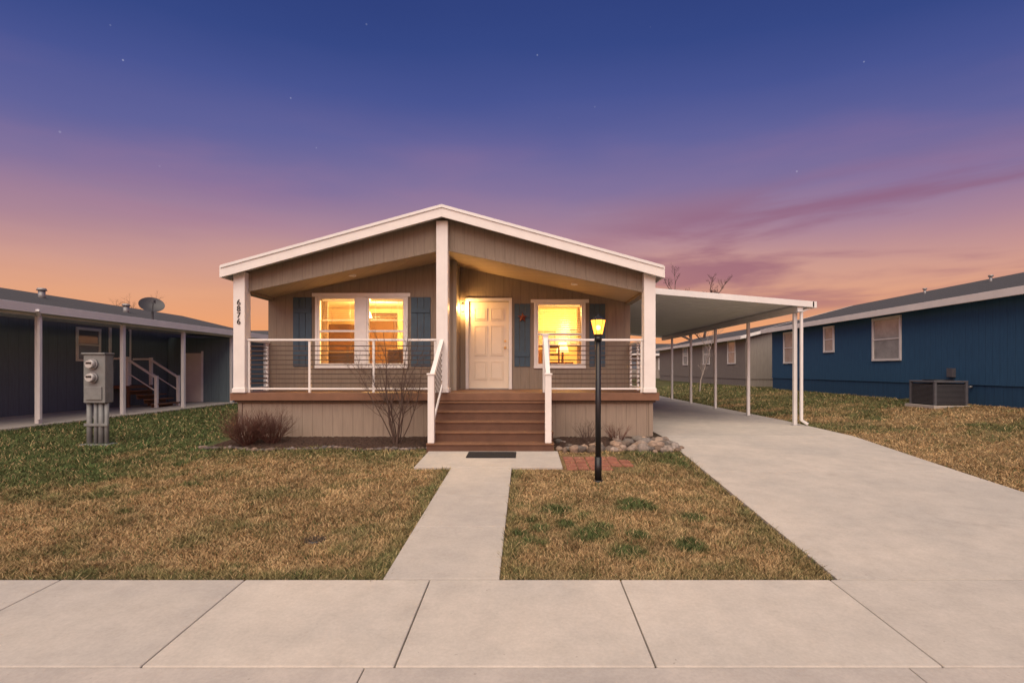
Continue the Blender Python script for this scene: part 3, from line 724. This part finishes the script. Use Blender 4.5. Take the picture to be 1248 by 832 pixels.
boxes('louvres',L,M_ac,AC)
boxes('corner_posts',[(ax0-.01,ax0+.05,ay0-.01,ay0+.05,az+.05,az+.64),(ax1-.05,ax1+.01,ay0-.01,ay0+.05,az+.05,az+.64),(ax0-.01,ax0+.05,ay1-.05,ay1+.01,az+.05,az+.64),(ax1-.05,ax1+.01,ay1-.05,ay1+.01,az+.05,az+.64)],M_ac,AC,.005)
box('top_plate',ax0-.015,ax1+.015,ay0-.015,ay1+.015,az+.641,az+.69,M_ac,AC,.012)
tube('fan_ring',(11.02,13.52,az+.69),(11.02,13.52,az+.715),.34,M_black,AC,seg=28)

NL=empty('slate_house')
box('walls',-22.5,-14.5,7,27,-.1,3.15,M_navy,NL,0)
for nm,a,b,za,zb_ in(('roof_a',-22.9,-18.5,3.1,4.15),('roof_b',-18.5,-14.1,4.15,3.1)):
    prism_xz(nm,[(a,za),(b,zb_),(b,zb_+.1),(a,za+.1)],6.7,27.3,M_shing,NL)
prism_xz('gable_rear',[(-22.5,3.15),(-14.5,3.15),(-18.5,4.1)],26.8,27,M_navy,NL)
box('eave_fascia',-14.13,-14.09,6.7,27.3,3.0,3.215,M_white,NL)
sidewin(NL,-14.5,16.4,17.2,1.7,2.65,1)
boxes('side_door',[(-14.499,-14.46,17.7,18.5,.8,2.75)],M_slate,NL,.005)
boxes('side_door_trim',[(-14.499,-14.45,17.62,17.699,.8,2.82),(-14.499,-14.45,18.501,18.58,.8,2.82)],M_white,NL,.003)
PC=empty('patio_cover')
box('cover_roof',-14.09,-11.75,8.0,23.6,2.80,2.86,M_metalwhite,PC)
box('cover_fascia_edge',-11.748,-11.69,7.98,23.62,2.72,2.93,M_metalwhite,PC)
box('cover_rear_fascia',-14.05,-11.76,23.6,23.64,2.72,2.93,M_metalwhite,PC)
box('cover_beam',-11.98,-11.86,8.05,23.5,2.66,2.798,M_metalwhite,PC)
for yy in(9.85,12.4,15.0,17.65,20.55,23.2):
    box('cover_post',-11.97,-11.87,yy-.05,yy+.05,0,2.659,M_metalwhite,PC,.005)
beam('downspout',(-11.80,12.3,2.65),(-11.80,12.3,.15),.07,.06,M_metalwhite,PC)
beam('downspout_top',(-11.80,12.3,2.65),(-11.66,12.1,2.78),.07,.06,M_metalwhite,PC)
box('patio_slab',-14.49,-11.6,6.9,20.45,-.1,.045,M_conc2,PC,.01)
SH=empty('storage_shed')
box('walls',-14.45,-11.99,20.5,23.5,-.05,2.65,M_slate,SH,0)
box('shed_door',-13.75,-13.1,20.455,20.499,.05,2.02,mat('shed_door_paint',(.60,.54,.46),.6,.05,3,.05),SH,.005)
boxes('shed_door_trim',[(-13.82,-13.752,20.46,20.499,.05,2.1),(-13.098,-13.03,20.46,20.499,.05,2.1)],M_white,SH)
SS=empty('side_steps')
box('platform',-14.44,-13.7,17.5,18.6,.70,.80,M_deck,SS)
boxes('platform_legs',[(-13.8,-13.72,17.52,17.6,.046,.699),(-13.8,-13.72,18.5,18.58,.046,.699)],M_deckedge,SS)
for k in range(1,5):
    z=.80-.155*k; x=-13.7+.25*(k-1)
    box('tread',x,x+.28,17.5,18.6,z-.04,z,M_deck,SS)
    box('riser',x+.005,x+.02,17.52,18.58,z-.155 if k<4 else .046,z-.041,M_deckedge,SS,0)
for yy in(17.5,18.6):
    beam('hand_rail',(-13.75,yy,1.72),(-12.75,yy,1.08),.05,.07,M_white,SS)
    beam('hand_rail_low',(-13.75,yy,1.25),(-12.75,yy,.61),.03,.03,M_white,SS)
    beam('top_rail',(-14.4,yy,1.74),(-13.75,yy,1.74),.05,.07,M_white,SS)
    box('newel',-13.79,-13.70,yy-.045,yy+.045,.8,1.8,M_white,SS)
    box('newel',-12.79,-12.70,yy-.045,yy+.045,.045,1.15,M_white,SS)
for x,y in((-16.9,17.7),(-16.0,20.3)):
    z=3.1+( -14.1-x)*.2386+.1
    tube('roof_vent',(x,y,z-.1),(x,y,z+.25),.10,M_grey,NL); tube('roof_vent_cap',(x,y,z+.25),(x,y,z+.33),.15,M_grey,NL,r1=.12)
DS=empty('satellite_dish')
M_dish=mat('dish_grey',(.045,.045,.05),.5,.1,6,0)
beam('mast',(-13.1,17.8,2.85),(-13.1,17.8,3.50),.05,.05,M_dish,DS)
V=[];F=[];nr,na=6,28
axis_d=Vector((.55,-.60,.55)).normalized(); a_=Vector((0,0,1)).cross(axis_d).normalized(); b_=axis_d.cross(a_); c0=Vector((-13.1,17.75,3.58))
V.append(c0)
for r in range(1,nr+1):
    rr=r/nr
    for i in range(na):
        t=2*math.pi*i/na; V.append(c0+a_*math.cos(t)*rr*.38+b_*math.sin(t)*rr*.33+axis_d*(.09*rr**2))
for i in range(na): F.append((0,1+i,1+(i+1)%na))
for r in range(nr-1):
    for i in range(na):
        k=1+r*na; F.append((k+i,k+na+i,k+na+(i+1)%na,k+(i+1)%na))
mesh('dish',V,F,M_dish,DS,smooth=True)
lnb=c0+axis_d*.45-b_*.18
beam('arm',c0-b_*.31+axis_d*.05,lnb,.03,.03,M_dish,DS)
box('lnb',lnb.x-.05,lnb.x+.05,lnb.y-.05,lnb.y+.05,lnb.z-.04,lnb.z+.06,M_dish,DS)

MP=empty('electric_meter_pedestal')
mx0,mx1,my=-8.16,-7.76,9.35; zg=float(hz(-8,9.4))
box('meter_cabinet',mx0,mx1,my,my+.2,zg+.78,zg+1.68,M_meter,MP,.012)
box('cabinet_hood',mx0-.015,mx1+.015,my-.03,my+.21,zg+1.68,zg+1.71,M_meter,MP,.006)
box('breaker_cover',mx0+.05,mx1-.05,my-.02,my-.001,zg+.84,zg+1.08,M_meter,MP,.006)
M_face=mat('meter_face',(.40,.40,.39),.15,.3,14,0)
for zc in(1.50,1.25):
    xc=-8.01
    tube('meter_ring',(xc+.03,my,zg+zc),(xc+.03,my-.035,zg+zc),.10,M_grey,MP,seg=24)
    tube('meter_glass',(xc+.03,my-.035,zg+zc),(xc+.03,my-.10,zg+zc),.085,M_face,MP,r1=.07,seg=24)
    box('meter_dial',xc-.02,xc+.08,my-.105,my-.1005,zg+zc-.0,zg+zc+.035,M_black,MP,0)
for i,xc in enumerate((-8.12,-8.0,-7.9,-7.8)):
    tube('conduit',(xc,my+.09,zg-.05),(xc,my+.09,zg+.78),.035 if i%2 else .045,M_meter,MP)
box('cross_strut',mx0-.02,mx1+.02,my+.03,my+.05,zg+.35,zg+.4,M_meter,MP)
box('pedestal_foot',mx0-.06,mx1+.06,my-.03,my+.25,zg-.05,zg+.02,M_meter,MP,.01)
vz=float(hz(-2,4.78))
tube('valve_cover',(-1.98,4.78,vz-.03),(-1.98,4.78,vz+.015),.10,M_black,seg=24)

# ---------------------------------------------------------------- plants
def branches(name,base,stems,height,spread,levels,r0,m,seed,kids=4,up=.25,parent=None,seg=4,sides=3,kid_len=.6,f0=.25,hmin=.65):
    rd=random.Random(seed); V=[];F=[]
    def ring(p,d,r):
        a=d.orthogonal().normalized(); b=d.cross(a); k=len(V)
        for i in range(sides):
            t=2*math.pi*i/sides; V.append(p+a*math.cos(t)*r+b*math.sin(t)*r)
        return k
    def grow(p,d,L,r,lv):
        pts=[p.copy()]; dirs=[d.copy()]; k=ring(p,d,r)
        for s in range(seg):
            d=(d+Vector((rd.uniform(-.22,.22),rd.uniform(-.22,.22),rd.uniform(-.12,.16)+up*.12))).normalized()
            p=p+d*L/seg; rr=r*(1-.75*(s+1)/seg)
            k2=ring(p,d,max(rr,r*.2))
            for i in range(sides): j=(i+1)%sides; F.append((k+i,k+j,k2+j,k2+i))
            k=k2; pts.append(p.copy()); dirs.append(d.copy())
        if lv>0:
            for c in range(kids):
                f=rd.uniform(f0,.98); q=f*seg; i=min(int(q),seg-1); pp=pts[i].lerp(pts[i+1],q-i)
                dd=dirs[i]; sd=Vector((rd.uniform(-1,1),rd.uniform(-1,1),rd.uniform(-.2,.7))).normalized()
                nd=(dd*.75+sd*.8).normalized()
                grow(pp,nd,L*kid_len*rd.uniform(.6,1.1)*(1-.35*f),r*(1-.7*f)*.6,lv-1)
    for s in range(stems):
        t=rd.uniform(0,2*math.pi); q=rd.uniform(.2,1)*spread
        d=Vector((math.cos(t)*q,math.sin(t)*q,1)).normalized()
        grow(Vector(base)+Vector((math.cos(t)*.05*(stems>1),math.sin(t)*.05*(stems>1),0)),d,height*rd.uniform(hmin,1.05),r0*rd.uniform(.7,1.1),levels)
    return mesh(name,V,F,m,parent)
branches('bare_red_shrub',(-5.05,9.2,-.02),60,.66,1.3,2,.010,M_redtwig,3,kids=7,kid_len=.6)
branches('bare_red_shrub',(-4.68,9.35,-.02),50,.60,1.3,2,.009,M_redtwig,13,kids=7,kid_len=.6)
branches('bare_sapling',(-2.35,9.3,-.02),10,2.15,.46,3,.017,M_twig,5,kids=8,kid_len=.5)
branches('bare_twig_plant',(1.15,9.45,-.02),20,.45,.9,2,.008,M_twig,8)
branches('bare_twig_plant',(1.75,9.55,-.02),20,.38,.9,2,.008,M_redtwig,9)
M_bark=mat('tree_bark',(.07,.05,.045),.9,.2,8,0)
branches('bare_tree',(14.0,41,0),1,8.3,.03,4,.22,M_bark,21,kids=11,kid_len=.42,sides=3,f0=.4,hmin=.98)
branches('bare_tree',(14.9,42,0),1,7.9,.03,4,.22,M_bark,31,kids=11,kid_len=.42,sides=3,f0=.4,hmin=.98)
branches('bare_tree',(-37,48,0),1,7.2,.1,4,.16,M_bark,22,kids=8,kid_len=.6,sides=3,hmin=.95)
branches('bare_tree',(9.3,27,0),1,3.1,.08,3,.06,mat('pale_bark',(.28,.23,.20),.9,.1,8,0),25,kids=9,kid_len=.6,sides=4,hmin=.95)

def farhouse(name,x0,x1,y0,y1,ze,zr,m):
    E=empty(name)
    box('walls',x0,x1,y0,y1,-.1,ze,m,E,0)
    yc=(y0+y1)/2
    prism_yz('roof',[(y0-.4,ze-.02),(y1+.4,ze-.02),(yc,zr)],x0-.4,x1+.4,M_shing,E)
    box('eave_fascia',x0-.42,x1+.42,y0-.45,y0-.41,ze-.18,ze+.05,M_white,E)
    x=x0+1.2
    while x<x1-1.5:
        boxes('window_trim',[(x-.08,x+1.08,y0-.05,y0-.001,1.3,2.6)],M_white,E); boxes('window_pane',[(x,x+1,y0-.06,y0-.051,1.38,2.52)],M_dkglass,E); x+=3.2
    return E
farhouse('background_house',-26,-13.3,33,41,3.0,4.2,M_beige)
farhouse('background_house',-12.3,-3,36,44,3.0,4.1,mat('pale_siding',(.40,.37,.34),.8,.08,3,.1))
farhouse('background_house',3.5,22,54,62,3.0,4.3,M_beige)
farhouse('background_house',24,48,52,60,3.1,4.4,M_slate)
farhouse('background_house',-60,-30,52,60,3.1,4.4,M_beige)

# ---------------------------------------------------------------- world sky
w=bpy.data.worlds.new('World'); sc.world=w; w.use_nodes=True; n=w.node_tree; n.nodes.clear()
out=n.nodes.new('ShaderNodeOutputWorld'); bg=n.nodes.new('ShaderNodeBackground'); n.links.new(bg.outputs[0],out.inputs[0])
tc=n.nodes.new('ShaderNodeTexCoord'); nm_=n.nodes.new('ShaderNodeVectorMath'); nm_.operation='NORMALIZE'; n.links.new(tc.outputs['Generated'],nm_.inputs[0])
sx=n.nodes.new('ShaderNodeSeparateXYZ'); n.links.new(nm_.outputs[0],sx.inputs[0])
def s2l(r,g,b): return tuple(((v/255+.055)/1.055)**2.4 if v>10 else v/3294.6 for v in(r,g,b))
def math_(op,a,b=None,c=None,clamp=False):
    m=n.nodes.new('ShaderNodeMath'); m.operation=op; m.use_clamp=clamp
    for i,v in enumerate((a,b,c)):
        if v is None: continue
        if isinstance(v,(int,float)): m.inputs[i].default_value=v
        else: n.links.new(v,m.inputs[i])
    return m.outputs[0]
def mrange(src,a,b,c,d,smooth=True):
    m=n.nodes.new('ShaderNodeMapRange'); m.interpolation_type='SMOOTHSTEP' if smooth else 'LINEAR'
    for i,v in enumerate((a,b,c,d)): m.inputs[i+1].default_value=v
    n.links.new(src,m.inputs[0]); return m.outputs[0]
cr=n.nodes.new('ShaderNodeValToRGB')
def ramp(cr,st):
    e=cr.color_ramp.elements
    e[0].position=st[0][0]; e[0].color=(*s2l(*st[0][1]),1); e[1].position=st[-1][0]; e[1].color=(*s2l(*st[-1][1]),1)
    for p,c in st[1:-1]:
        x=e.new(p); x.color=(*s2l(*c),1)
wn=n.nodes.new('ShaderNodeTexNoise'); wn.inputs['Scale'].default_value=1.6; wn.inputs['Detail'].default_value=3
mpw=n.nodes.new('ShaderNodeMapping'); mpw.inputs['Scale'].default_value=(1,1,4); n.links.new(nm_.outputs[0],mpw.inputs[0]); n.links.new(mpw.outputs[0],wn.inputs['Vector'])
wz=math_('MULTIPLY_ADD',wn.outputs['Fac'],.08,-.04)
ay=math_('ABSOLUTE',sx.outputs[1]); k=math_('MULTIPLY_ADD',ay,-.55,1.52)
zz=math_('ADD',math_('MULTIPLY',sx.outputs[2],k),wz)
n.links.new(zz,cr.inputs[0])
ramp(cr,[(0.0,(240,152,96)),(.08,(238,162,112)),(.13,(228,164,128)),(.19,(208,156,142)),(.26,(170,134,152)),(.33,(130,114,156)),(.41,(96,98,154)),(.49,(72,84,146)),(.57,(54,72,134)),(.68,(42,60,120)),(1,(44,58,112))])
def streak(sc_,loc,rot,lo,hi):
    mp=n.nodes.new('ShaderNodeMapping'); mp.inputs['Scale'].default_value=sc_; mp.inputs['Rotation'].default_value=rot; mp.inputs['Location'].default_value=loc; n.links.new(nm_.outputs[0],mp.inputs[0])
    cn=n.nodes.new('ShaderNodeTexNoise'); cn.inputs['Scale'].default_value=1.5; cn.inputs['Detail'].default_value=6; cn.inputs['Roughness'].default_value=.5; cn.inputs['Distortion'].default_value=.3; n.links.new(mp.outputs[0],cn.inputs['Vector'])
    return mrange(cn.outputs['Fac'],lo,hi,0,1)
cm=streak((1.6,1.6,11),(3.1,1.7,.4),(R(6),R(-9),0),.43,.62)
b1=mrange(sx.outputs[2],.07,.13,0,1)
b2=mrange(sx.outputs[2],.34,.24,0,1)
b3=mrange(sx.outputs[0],.0,.35,.08,1)
msk=math_('MULTIPLY',math_('MULTIPLY',cm,b1),math_('MULTIPLY',b2,b3)); msk=math_('MULTIPLY',msk,.70)
cm2=streak((1.1,1.1,5),(7.3,2.2,1.1),(R(-4),R(5),0),.42,.70)
v2=math_('MULTIPLY',math_('MULTIPLY',cm2,mrange(sx.outputs[2],.12,.24,0,1)),math_('MULTIPLY',mrange(sx.outputs[2],.46,.30,0,1),.32))
mx0_=n.nodes.new('ShaderNodeMix'); mx0_.data_type='RGBA'; n.links.new(v2,mx0_.inputs[0]); n.links.new(cr.outputs[0],mx0_.inputs[6]); mx0_.inputs[7].default_value=(*s2l(176,124,150),1)
mx=n.nodes.new('ShaderNodeMix'); mx.data_type='RGBA'; n.links.new(msk,mx.inputs[0]); n.links.new(mx0_.outputs[2],mx.inputs[6]); mx.inputs[7].default_value=(*s2l(142,88,114),1)
vo=n.nodes.new('ShaderNodeTexVoronoi'); vo.inputs['Scale'].default_value=24; n.links.new(nm_.outputs[0],vo.inputs['Vector'])
sm=mrange(vo.outputs['Distance'],.045,.020,0,1,False)
sv=n.nodes.new('ShaderNodeSeparateXYZ'); n.links.new(vo.outputs['Color'],sv.inputs[0])
sg=math_('GREATER_THAN',sv.outputs[0],.4); shh=mrange(sx.outputs[2],.26,.42,0,1)
stv=math_('MULTIPLY',math_('MULTIPLY',sm,sg),math_('MULTIPLY',shh,.34)); stv=math_('MULTIPLY',stv,sv.outputs[1])
add=n.nodes.new('ShaderNodeVectorMath'); add.operation='ADD'; n.links.new(mx.outputs[2],add.inputs[0]); n.links.new(stv,add.inputs[1])
sky=n.nodes.new('ShaderNodeTexSky'); sky.sky_type='NISHITA'; sky.sun_disc=False; sky.sun_elevation=R(2); sky.sun_rotation=R(180)
sk=n.nodes.new('ShaderNodeVectorMath'); sk.operation='SCALE'; sk.inputs['Scale'].default_value=.002; n.links.new(sky.outputs[0],sk.inputs[0])
add2=n.nodes.new('ShaderNodeVectorMath'); add2.operation='ADD'; n.links.new(add.outputs[0],add2.inputs[0]); n.links.new(sk.outputs[0],add2.inputs[1])
bk=mrange(sx.outputs[1],.05,-.7,1.0,2.4)
sc2=n.nodes.new('ShaderNodeVectorMath'); sc2.operation='SCALE'; n.links.new(add2.outputs[0],sc2.inputs[0]); n.links.new(bk,sc2.inputs['Scale'])
n.links.new(sc2.outputs[0],bg.inputs[0]); bg.inputs[1].default_value=1.0

sl=bpy.data.lights.new('sun','SUN'); sl.energy=4.7; sl.angle=R(75); sl.color=(1,.84,.64)
so=bpy.data.objects.new('sun',sl); COL.objects.link(so)
d=Vector((.12,.68,-.92)); so.rotation_euler=d.to_track_quat('-Z','Y').to_euler()

cam=bpy.data.cameras.new('camera'); cam.sensor_width=36; cam.lens=36*617/1248; cam.shift_x=-16/1248; cam.shift_y=34/1248; cam.clip_end=3000; cam.clip_start=.05
co=bpy.data.objects.new('camera',cam); co.location=(0,0,1.366); co.rotation_euler=(R(90),0,0); COL.objects.link(co); sc.camera=co
sc.view_settings.view_transform='Standard'; sc.view_settings.look='None'; sc.view_settings.exposure=0
